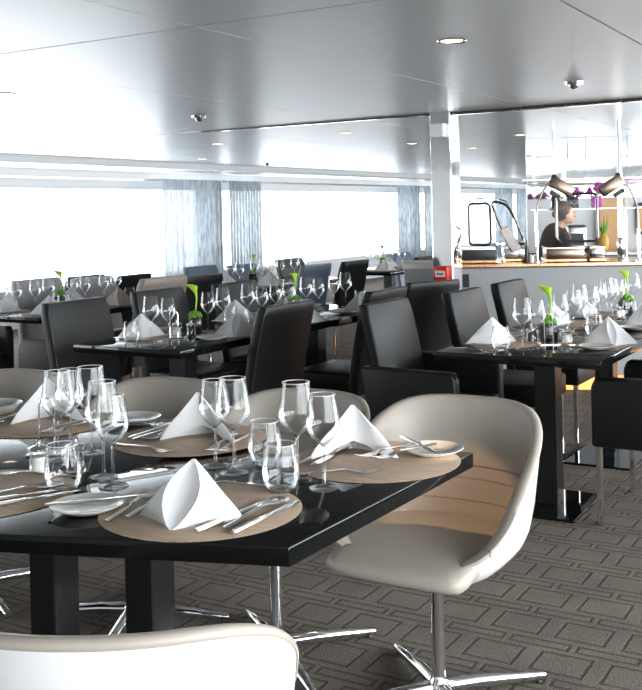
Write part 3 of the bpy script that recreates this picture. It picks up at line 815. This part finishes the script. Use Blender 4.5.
lily('black vase with lime calla lily on the window-side table by the grey chairs', -5.27, 5.24, .5)
lily('black vase with lime calla lily in front of the blue-grey chairs', -5.32, 7.72, 2.0)
lily('black vase with lime calla lily on the farthest window-side table', -5.15, 9.98, .5)

# ------------------------------------------------------------------ places on the other tables
def std_items(full=True, flip=1):
    it = [('big', 'larger', .175, .155, 0), ('small', 'smaller', .09, .195, 0), ('tumbler', '', .235, .075, 0)]
    if full: it += [('fork', 'outer', -.15, 0, .05), ('knife', 'outer', .15, -.01, -.05), ('knife', 'inner', .12, 0, -.05), ('bread_plate', '', -.215, -.06, 0)]
    return it
E_, W_ = pi/2, -pi/2      # diner facing -x / +x :  local +y -> direction
def place(x, y, side, where, full=True, nap=NAPKT, rz=0., mat=.75):
    # side 'w': diner sits on the -x side and looks to +x
    ang = -pi/2 if side == 'w' else pi/2
    setting(x, y, ang, where, std_items(full), False, nap, (0, -.06 if full else -.03), rz*.5-.92, mat)
for x, y, s, wh, nz in ((-1.71, 4.53, 'w', 'before the first raked chair, table by the buffet', .2), (-1.32, 4.69, 'e', 'at the armchair place, table by the buffet', -.4),
                    (-1.70, 5.38, 'w', 'before the second raked chair, table by the buffet', .1), (-1.34, 5.46, 'e', 'opposite the second raked chair, table by the buffet', .3),
                    (-1.70, 5.90, 'w', 'before the chair against the counter, table by the buffet', -.1), (-1.34, 5.94, 'e', 'at the far end place, table by the buffet', .1)):
    place(x, y, s, wh, True, NAPKT, nz, .86)
for x, y, s, wh, nz in ((-3.51, 4.13, 'w', 'at the near window-side place of the middle table', .2), (-3.17, 4.35, 'e', 'at the near aisle place of the middle table', -.3),
                    (-3.51, 4.98, 'w', 'at the second window-side place of the middle table', .2), (-3.17, 5.02, 'e', 'behind the aisle chair on the middle table', .1),
                    (-3.51, 5.62, 'w', 'at the third window-side place of the middle tables', .2), (-3.17, 5.72, 'e', 'left of the high-back armchair on the middle table', -.3)):
    place(x, y, s, wh, True, NAPKT, nz)
for x, y, s, wh, nz in ((-5.44, 4.90, 'w', 'at the edge place of the window-side table', .2), (-5.06, 4.90, 'e', 'before the low brown arm, window-side table', .2), (-5.43, 5.54, 'w', 'before the grey lily chair, window-side table', -.2),
                    (-5.06, 5.58, 'e', 'before the taupe chair, window-side table', .2),
                    (-5.38, 7.40, 'w', 'before the nearer blue-grey chair under the curtains', 0), (-5.38, 8.06, 'w', 'before the farther blue-grey chair under the curtains', .2),
                    (-5.04, 7.52, 'e', 'at the blue-grey aisle chair, second window-side table', .1), (-5.04, 8.2, 'e', 'at the black aisle chair, second window-side table', .1),
                    (-5.0, 9.68, 'e', 'on the farthest window-side table, nearest corner', .1), (-5.22, 10.3, 'w', 'on the farthest window-side table, beside the window', .1)):
    place(x, y, s, wh, False, NAPKP if (x, y) == (-5.06, 5.58) else NAPKT, nz)
def small_shaker(label, mat, x, y): return shaker(label, mat, x, y)
small_shaker('white salt pot beside the lily on the table by the buffet', 'salt', -1.43, 4.60)
small_shaker('black pepper pot beside the lily on the table by the buffet', 'pepper', -1.60, 4.60)
wire_stand('chrome wire loop stand before the lily on the table by the buffet', -1.50, 4.555, .6, .14)
small_shaker('white salt pot on the second table by the buffet', 'salt', -1.50, 5.76)
small_shaker('white salt pot beside the lily on the middle table', 'salt', -3.39, 4.20)
small_shaker('black pepper pot beside the lily on the middle table', 'pepper', -3.31, 4.22)
wire_stand('chrome wire loop stand on the middle table', -3.36, 4.14, .6, .14)

# ------------------------------------------------------------------ buffet (frame: a along the counter, b behind it)
BO = Vector((-3.42, 6.98, 0)); BA = math.atan2(.41, .912)
def BW(a, b, z=0.): return (BO.x+a*cos(BA)-b*sin(BA), BO.y+a*sin(BA)+b*cos(BA), z)
def bthing(name, label, cat, a, b, z, rz=0., group=None): return thing(name, label, cat, BW(a, b, z), BA+rz, group)
t = bthing('buffet_counter', 'long grey buffet counter with bronze worktop behind the chairs', 'counter', 0, 0, 0)
MB().box(0, 3.6, .03, .62, .12, .935, .004, 1).obj('front_panel', 'wallg', t)
MB().box(.05, 3.6, .10, .58, 0, .12).obj('plinth', 'amber', t, label='glowing amber plinth')
MB().box(.36, 3.6, -.01, .68, .935, .967, .005, 1).obj('worktop', 'worktop', t)
MB().box(.36, 3.6, -.016, -.0105, .945, .965, .001, 1).obj('edge_strip', 'copper', t)
MB().box(-.012, .36, .02, .63, .935, .975, .004, 1).obj('end_cap', 'wallw', t)
o = MB().box(-.035, .035, -.01, 0, -.05, .05, .003, 1).obj('wall_socket', 'dark'); o.location = BW(.455, .03, .84); o.rotation_euler = (0, 0, BA)
tag(o, 'black socket plate on the grey counter beside the pillar', 'socket')
CT = .9675
def chafing(label, a, b, w, front, d=.34):
    t = bthing('chafing_dish', label, 'chafing dish', a+w/2, b, CT, 0, 'chafing dishes on the buffet')
    MB().box(-w/2, w/2, -d/2, d/2, .02, .105, .012, 2).obj('pan', front, t)
    MB().box(-w/2-.012, w/2+.012, -d/2-.012, d/2+.012, .0, .025, .006, 1).obj('base', 'copper', t)
    MB().box(-w/2-.006, w/2+.006, -d/2-.006, d/2+.006, .10, .112, .004, 1).obj('rim', 'chrome', t)
    return t
def frame_lid(t, cx, y, z0, z1, w, tilt):
    r = .035; pts = []
    H = z1-z0
    for (qx, qz, a0) in ((w/2-r, r, -90), (w/2-r, H-r, 0), (-w/2+r, H-r, 90), (-w/2+r, r, 180)):
        for k in range(6):
            a = radians(a0+18*k); pts.append((cx+qx+r*cos(a), y+sin(tilt)*(qz+r*sin(a)), z0+cos(tilt)*(qz+r*sin(a))))
    l = MB().tube(pts, .011, 8, True).obj('lid_frame', 'smoke', t)
    yt, zt = y+sin(tilt)*H, z0+cos(tilt)*H
    hp = [(cx-.05, yt, zt), (cx-.05, yt+.01, zt+.03), (cx-.035, yt+.012, zt+.04), (cx+.035, yt+.012, zt+.04), (cx+.05, yt+.01, zt+.03), (cx+.05, yt, zt)]
    MB().tube(hp, .006, 8).obj('handle', 'chrome', l)
    i0 = z0+.018
    MB().box(cx-w/2+.008, cx+w/2-.008, -.002, .002, .012, H-.012, 0, 1, Matrix.Translation((0, y, z0)) @ Matrix.Rotation(-tilt, 4, 'X')).obj('glass_lid', 'pane', l)
t = chafing('low dark chafing dish with open tilted glass lid, next to the pillar', .44, .30, .26, 'dark')
frame_lid(t, .025, .12, .13, .47, .17, .25)
# a slanted second lid and its dish
t = chafing('chrome chafing dish behind, its open lid leaning sideways', .765, .40, .17, 'steel', .26)
pts = []
for k in range(24):
    a = 2*pi*k/24; n = 4
    px = abs(cos(a))**(2/n)*(1 if cos(a) > 0 else -1)*.075; pz = abs(sin(a))**(2/n)*(1 if sin(a) > 0 else -1)*.165
    pts.append((-.03+px+pz*-.42, .08, .30+pz-px*.25))
l = MB().tube(pts, .011, 8, True).obj('lid_frame', 'smoke', t)
MB().tube([(-.10, .08, .45), (-.105, .085, .49), (-.05, .085, .48), (-.02, .08, .44)], .006, 8).obj('handle', 'chrome', l)
t = chafing('bronze and copper chafing dish under the heat lamps', 1.08, .27, .28, 'bronze')
frame_lid(t, .13, .14, .145, .52, .315, .06)
t = chafing('chrome warming tray beside the bronze chafing dish', 1.41, .26, .10, 'chrome', .3)
MB().box(-.03, .03, -.06, .06, .10, .115, .004, 1).obj('tray_food', 'linen', t)
def heat_lamp(label, a, b, sgn):
    t = bthing('heat_lamp', label, 'heat lamp', a, b, CT, 0, 'heat lamps over the buffet')
    MB().lathe([(.03, 0), (.03, .006), (.012, .012)], 20, caps=(True, True)).obj('base', 'chrome', t)
    MB().lathe([(.012, .01), (.012, .24)], 14, caps=(True, True)).obj('pole', 'steel', t)
    pts = [(0, 0, .22), (0, 0, .36), (sgn*.012, 0, .44), (sgn*.05, 0, .53), (sgn*.095, 0, .60), (sgn*.14, 0, .645)]
    MB().tube(pts, .0085, 10).obj('arm', 'smoke', t)
    R = Matrix.Translation((sgn*.145, 0, .635)) @ Matrix.Rotation(sgn*radians(32), 4, 'Y')
    h = MB(); h.box(-.02 if sgn > 0 else -.17, .17 if sgn > 0 else .02, -.045, .045, -.075, .015, .012, 2, R); h.obj('lamp_head', 'bronze', t)
    MB().ball((sgn*.14, 0, .645), .024, 2).obj('joint', 'dark', t)
    h = MB(); h.box(.03 if sgn > 0 else -.13, .13 if sgn > 0 else -.03, -.035, .035, -.085, -.07, .003, 1, R); h.obj('lamp_lens', 'lamp', t)
    h = MB(); h.box(.02 if sgn > 0 else -.10, .10 if sgn > 0 else -.02, -.05, .05, -.12, -.086, .004, 1, R); h.obj('lamp_shield', 'dark', t)
heat_lamp('bronze heat lamp on arched chrome pole, nearer the pillar', 1.012, .15, 1)
heat_lamp('bronze heat lamp on arched chrome pole, farther from the pillar', 1.767, .15, -1)
# glass jar with lid and small cups on the counter
t = bthing('glass_jar', 'clear glass jar standing between the two open lids', 'jar', .735, .075, CT)
MB().lathe([(.001, 0), (.035, 0), (.036, .01), (.036, .13), (.030, .14)], 20).obj('jar_body', 'glass', t); MB().lathe([(.034, .14), (.034, .155), (.001, .16)], 20).obj('lid', 'chrome', t)
t = bthing('serving_stand', 'bronze sign holder leaning beside the open lids', 'stand', .90, .17, CT+.02)
MB().box(-.04, .04, -.01, .01, .08, .28, .004, 1, Matrix.Rotation(-.5, 4, 'Y')).obj('panel', 'smoke', t); MB().tube([(.06, 0, .0), (.04, 0, .10)], .006, 8).obj('stem', 'dark', t)
for k, (a, lab) in enumerate(((.93, 'black bottle on the buffet beside the nearer heat lamp'), (.965, 'small white pot on the buffet beside the nearer heat lamp'))):
    me = MB().lathe([(.001, 0), (.014, 0), (.015, .10), (.006, .14), (.006, .17), (.001, .172)] if k == 0 else [(.001, 0), (.02, 0), (.022, .05), (.012, .055), (.001, .06)], 14).mesh('bottle', 'dark' if k == 0 else 'china', 60)
    single('bottle' if k == 0 else 'sugar_pot', me, lab, 'bottle' if k == 0 else 'pot', BW(a, .12, CT))
# back buffet
t = bthing('back_counter', 'grey back counter behind the buffet with steel top', 'counter', 1.5, 2.10, 0)
MB().box(-.45, 2.2, -.25, .3, 0, .93, .004, 1).obj('cabinet', 'wallg', t); MB().box(-.47, 2.2, -.28, .32, .93, .965, .004, 1).obj('worktop', 'steel', t)
t = bthing('toaster', 'steel toaster on the back counter behind the open lid', 'toaster', 1.56, 2.08, .965)
MB().box(-.095, .095, -.1, .1, .015, .25, .03, 3).obj('body', 'steel', t); MB().box(-.06, .06, -.106, -.099, .06, .17, .004, 1).obj('bread_slot', 'dark', t)
MB().box(-.085, .085, -.09, .09, 0, .016, .003, 1).obj('base', 'dark', t)
t = bthing('pineapple', 'golden pineapple with green leaves on the back counter', 'fruit', 1.80, 2.0, .965)
MB().lathe([(.001, 0), (.035, .005), (.05, .05), (.05, .10), (.035, .15), (.012, .165)], 18).obj('fruit_body', 'gold', t, 60)
mb = MB()
for k in range(14):
    a = k*2.4; l = .08+.05*(k % 3)
    mb.tube([(0, 0, .155), (.02*cos(a), .02*sin(a), .19), (.055*cos(a), .055*sin(a), .15+l)], [.008, .007, .001], 6)
mb.obj('leaf_crown', 'leaf', t, 60)
t = bthing('glass_shelf', 'long glass shelf at eye level behind the buffet', 'shelf', 1.6, 1.6, 0)
MB().box(-.48, 1.6, -.16, .16, 1.355, 1.372, .003, 1).obj('shelf_board', 'steel', t)
for a in (-.44, .36, 1.2): MB().lathe([(.011, .0), (.011, 1.355)], 12, (a, .14, 0), (True, True)).obj('post', 'chrome', t)
def orchid(label, a, w, pot, seed, tall):
    t = bthing('potted_orchid', label, 'potted plant', a, 1.58, 1.373, 0, 'potted orchids on the glass shelf')
    MB().prism([(-w*.85, -.05), (w*.85, -.05), (w*.85, .05), (-w*.85, .05)], 0, .105, .008, 2).obj('pot', pot, t)
    rnd = random.Random(seed); st = MB(); fl = MB(); lf = MB()
    for k in range(5):
        x = rnd.uniform(-w*.6, w*.6); tx = x+rnd.uniform(-.025, .025); h = rnd.uniform(.15, tall)
        st.tube([(x, 0, .09), (lerp(x, tx, .5), .01, h*.7+.03), (tx, .0, h)], .003, 6)
        for q in range(5):
            c = Vector((tx+rnd.uniform(-.03, .03), rnd.uniform(-.03, .03), h+rnd.uniform(-.04, .015)))
            for p in range(5):
                aa = p*2*pi/5+rnd.random(); fl.ball(c+Vector((cos(aa)*.011, -.004, sin(aa)*.011)), .010, 1, (1, .3, 1))
    for k in range(7):
        a2 = k*.9; lf.tube([(0, 0, .10), (.03*cos(a2), .02*sin(a2), .13), (.06*cos(a2), .03*sin(a2), .115)], [.004, .009, .001], 6)
    st.obj('stems', 'leaf', t, 60); fl.obj('blossoms', 'orchid', t, 80); lf.obj('leaves', 'leaf', t, 60)
orchid('orchid in a black pot, first on the glass shelf behind the nearer lamp', 1.32, .045, 'vase', 1, .17)
orchid('orchid in a wide dark grey box in the middle of the glass shelf', 1.47, .06, 'dark', 2, .17)
orchid('magenta orchid in a purple pot below the farther heat lamp', 1.68, .05, 'orchid', 5, .21)
t = bthing('extractor_hood', 'thin dark curved canopy hanging over the back buffet', 'hood', 1.75, 1.9, 0)
MB().prism([(-.72+.1*(1-cos(k*pi/16)), .42*sin(k*pi/8-pi/2)) for k in range(9)]+[(1.2, .42), (1.2, -.42)], 1.615, 1.645, .006, 1).obj('canopy', 'steel', t)
MB().box(.05, .45, -.36, -.34, 1.604, 1.614).obj('light_strip', 'violet', t, label='violet light strip')
for a in (-.4, .9): MB().lathe([(.012, 1.645), (.012, CZ)], 10, (a, 0, 0), (True, True)).obj('hanger', 'chrome', t)
for k, (a, b, r, lab) in enumerate(((1.785, 1.0, .022, 'slim chrome column standing behind the farther heat lamp'),)):
    t = bthing('chrome_column', lab, 'column', a, b, 0)
    MB().lathe([(r, 0), (r, CZ)], 20, caps=(True, True)).obj('shaft', 'chrome', t); MB().lathe([(r*1.8, 0), (r*1.8, .03), (r, .035)], 20).obj('base', 'steel', t)
    MB().lathe([(r, .97), (r*1.5, .99), (r*1.5, 1.10), (r, 1.12)], 20).obj('collar', 'steel', t)
# mirrored and timbered partition behind the back buffet
mb = MB(); w = 1.18
for x0, x1 in ((1.18, 1.60), (1.606, 1.78), (1.786, 2.20), (2.206, 2.62), (2.626, 3.2), (3.206, 4.2)):
    mb.box(x0, x1, 2.9, 2.93, 1.47, CZ-.002, .002, 1)
o = struct(mb.obj('partition_mirror', 'mirror')); o.location = BO; o.rotation_euler = (0, 0, BA)
o = struct(MB().box(1.18, 4.2, 2.9, 3.0, 0, 1.47).obj('partition', 'head')); o.location = BO; o.rotation_euler = (0, 0, BA)
t = bthing('wood_panel', 'amber wooden door panel on the wall behind the chrome column', 'panel', 2.02, 2.89, 0)
MB().box(-.12, .14, -.03, 0, .95, 1.46, .004, 1).obj('board', 'wood', t); MB().box(-.15, -.12, -.04, 0, .95, 1.47, .003, 1).obj('frame', 'dark', t)
t = bthing('wood_panel', 'second amber wooden panel with dark frame by the picture edge', 'panel', 2.36, 2.89, 0)
MB().box(-.07, .07, -.03, 0, 1.12, 1.38, .004, 1).obj('board', 'wood', t); MB().box(-.09, .09, -.02, 0, 1.09, 1.41, .003, 1).obj('frame', 'dark', t)

# ------------------------------------------------------------------ person bending over the back buffet
pr = bthing('person', 'person in black top with white sleeve bending over behind the buffet', 'person', 1.235, 1.25, 0, radians(100)); pr.scale = (.91,)*3
def skin_body(name, mat, pts, edges, parent, root=0, sub=2):
    me = bpy.data.meshes.new(name); me.from_pydata([p[:3] for p in pts], edges, []); o = link(name, me, parent)
    sk = o.modifiers.new('skin', 'SKIN'); sk.use_smooth_shade = True
    for v, p in zip(me.skin_vertices[0].data, pts): v.radius = (p[3], p[4] if len(p) > 4 else p[3]); v.use_root = False
    me.skin_vertices[0].data[root].use_root = True
    s = o.modifiers.new('sub', 'SUBSURF'); s.levels = sub; s.render_levels = sub
    me.materials.append(M[mat]); return o
body = [(0, 0, .95, .14, .11), (.01, 0, 1.08, .13, .10), (0, -.03, 1.20, .15, .11), (-.02, -.06, 1.31, .13, .10), (-.04, -.08, 1.37, .05),
        (-.10, .01, .90, .09), (-.11, .0, .5, .065), (-.11, .02, .1, .045), (-.11, -.10, .04, .04),
        (.10, .01, .90, .09), (.11, .0, .5, .065), (.11, .02, .1, .045), (.11, -.10, .04, .04)]
skin_body('body', 'shirt', body, [(0, 1), (1, 2), (2, 3), (3, 4), (0, 5), (5, 6), (6, 7), (7, 8), (0, 9), (9, 10), (10, 11), (11, 12)], pr)
for sgn, mt in ((-1, 'shirt'), (1, 'sleeve')):
    pts = [(sgn*.14-.02, -.06, 1.31, .055), (sgn*.19-.01, -.10, 1.17, .045), (sgn*.17, -.24, 1.06, .036), (sgn*.165, -.28, 1.045, .03)]
    sl = skin_body('sleeve', mt, pts, [(0, 1), (1, 2), (2, 3)], pr)
    hp = [(sgn*.165, -.27, 1.045, .02, .014), (sgn*.16, -.32, 1.035, .036, .014), (sgn*.16, -.35, 1.03, .036, .012)]
    he = [(0, 1), (1, 2)]
    for f in range(4):
        x = sgn*.16+(-.027+f*.018); L = (.05, .062, .058, .045)[f]
        i = len(hp); hp += [(x, -.36, 1.03, .009), (x, -.36-L*.5, 1.028, .0085), (x, -.36-L, 1.012, .007)]; he += [(2, i), (i, i+1), (i+1, i+2)]
    i = len(hp); hp += [(sgn*.16-sgn*.04, -.335, 1.03, .010), (sgn*.16-sgn*.055, -.365, 1.02, .008)]; he += [(1, i), (i, i+1)]
    skin_body('hand', 'skin', hp, he, pr, 0, 1)
hd = Vector((-.055, -.125, 1.455))
mb = MB(); mb.ball(hd, .083, 3, (.9, 1.02, 1.25)); mb.ball(hd+Vector((0, -.045, -.06)), .045, 2, (1, 1, .8))
mb.ball(hd+Vector((0, -.09, -.012)), .016, 2, (.8, 1.1, 1.3))
for sg in (-1, 1): mb.ball(hd+Vector((sg*.074, .005, -.01)), .02, 2, (.35, .8, 1.3))
mb.tube([hd+Vector((.005, .02, -.06)), hd+Vector((.015, .05, -.13))], [.045, .05], 12)
head = mb.obj('head', 'skin', pr, 80)
mb = MB(); mb.ball(hd+Vector((0, .018, .022)), .092, 3, (.93, 1.0, 1.14)); mb.ball(hd+Vector((0, .085, -.0)), .04, 2)
bmesh.ops.bisect_plane(mb.bm, geom=mb.bm.verts[:]+mb.bm.edges[:]+mb.bm.faces[:], plane_co=hd+Vector((0, -.03, .03)), plane_no=(0, -.85, -.5), clear_outer=True)
mb.obj('hair', 'hair', pr, 80)
for sg in (-1, 1):
    MB().ball(hd+Vector((sg*.03, -.078, .012)), .009, 2).obj('eye', 'dark', head)
MB().ball(hd+Vector((0, -.088, -.05)), .018, 2, (1.1, .3, .3)).obj('mouth', 'skin', head)

# ------------------------------------------------------------------ light
def area(name, loc, rot, sx, sy, power, color, portal=False):
    l = bpy.data.lights.new(name, 'AREA'); l.shape = 'RECTANGLE'; l.size = sx; l.size_y = sy; l.energy = power; l.color = color
    o = bpy.data.objects.new(name, l); COL.objects.link(o); o.location = loc; o.rotation_euler = rot
    if portal: l.cycles.is_portal = True
    return o
area('window_light', (XL-.2, 13, 1.16), (0, -pi/2, 0), 1.3, 32, 1, (1, 1, 1), True)
area('window_light', (XR+.2, 13, 1.16), (0, pi/2, 0), 1.35, 32, 1, (1, 1, 1), True)
area('fill_light', (XR+.35, 12, 1.2), (0, pi/2, 0), 1.5, 28, 800, (.97, .98, 1.))  # added fill lamp outside the right-hand windows, brightens the tables
def spot(loc, tgt, power, color=(1, .78, .52), size=75, blend=.6, r=.04):
    l = bpy.data.lights.new('downlight_beam', 'SPOT'); l.energy = power; l.color = color; l.spot_size = radians(size); l.spot_blend = blend; l.shadow_soft_size = r
    o = bpy.data.objects.new('downlight_beam', l); COL.objects.link(o); o.location = loc
    d = Vector(tgt)-Vector(loc); o.rotation_euler = d.to_track_quat('-Z', 'Y').to_euler()
spot((-1.21, 1.72, CZ-.02), (-1.215, 2.74, .5), 60, (1, .64, .36), 14, .35, .012)
for (x, y), _ in dl[:12]: spot((x, y, CZ-.02), (x, y, 0), 7, (1, .86, .68))
for a in (.8, 1.3, 1.8): spot(BW(a, .7, CZ-.02), BW(a, .8, .9), 22, (1, .62, .3), 100)

w = bpy.data.worlds.new('overcast'); bpy.context.scene.world = w; w.use_nodes = True
nt = w.node_tree; bg = nt.nodes['Background']
tc = nt.nodes.new('ShaderNodeTexCoord'); sp = nt.nodes.new('ShaderNodeSeparateXYZ'); nt.links.new(tc.outputs['Generated'], sp.inputs[0])
ra = nt.nodes.new('ShaderNodeValToRGB'); mr = nt.nodes.new('ShaderNodeMapRange'); mr.inputs['From Min'].default_value = -.15; mr.inputs['From Max'].default_value = .3
nt.links.new(sp.outputs[2], mr.inputs['Value']); nt.links.new(mr.outputs[0], ra.inputs[0])
ra.color_ramp.elements[0].color = (.72, .76, .80, 1); ra.color_ramp.elements[1].color = (.93, .97, 1., 1)
nt.links.new(ra.outputs[0], bg.inputs['Color']); bg.inputs['Strength'].default_value = 11

# ------------------------------------------------------------------ camera
cam = bpy.data.cameras.new('camera'); co = bpy.data.objects.new('camera', cam); COL.objects.link(co)
cam.sensor_width = 36; cam.sensor_fit = 'AUTO'; cam.lens = 1018/690*36
cam.shift_x = 0.; cam.shift_y = -(345-213)/690
cam.clip_start = .05; cam.clip_end = 200
rot = Matrix.Rotation(radians(30.7), 4, 'Z') @ Matrix.Rotation(pi/2, 4, 'X') @ Matrix.Rotation(radians(-1.3), 4, 'Z')
co.matrix_world = Matrix.Translation((0, 0, 1.38)) @ rot
sc = bpy.context.scene; sc.camera = co
sc.view_settings.view_transform = 'Standard'; sc.view_settings.look = 'None'; sc.view_settings.exposure = .12; sc.view_settings.gamma = 1.
cy = sc.cycles
cy.use_denoising = True; cy.denoising_prefilter = 'ACCURATE'; cy.max_bounces = 10; cy.transparent_max_bounces = 24; cy.glossy_bounces = 6; cy.diffuse_bounces = 4
cy.caustics_reflective = False; cy.caustics_refractive = False; cy.sample_clamp_indirect = 6.
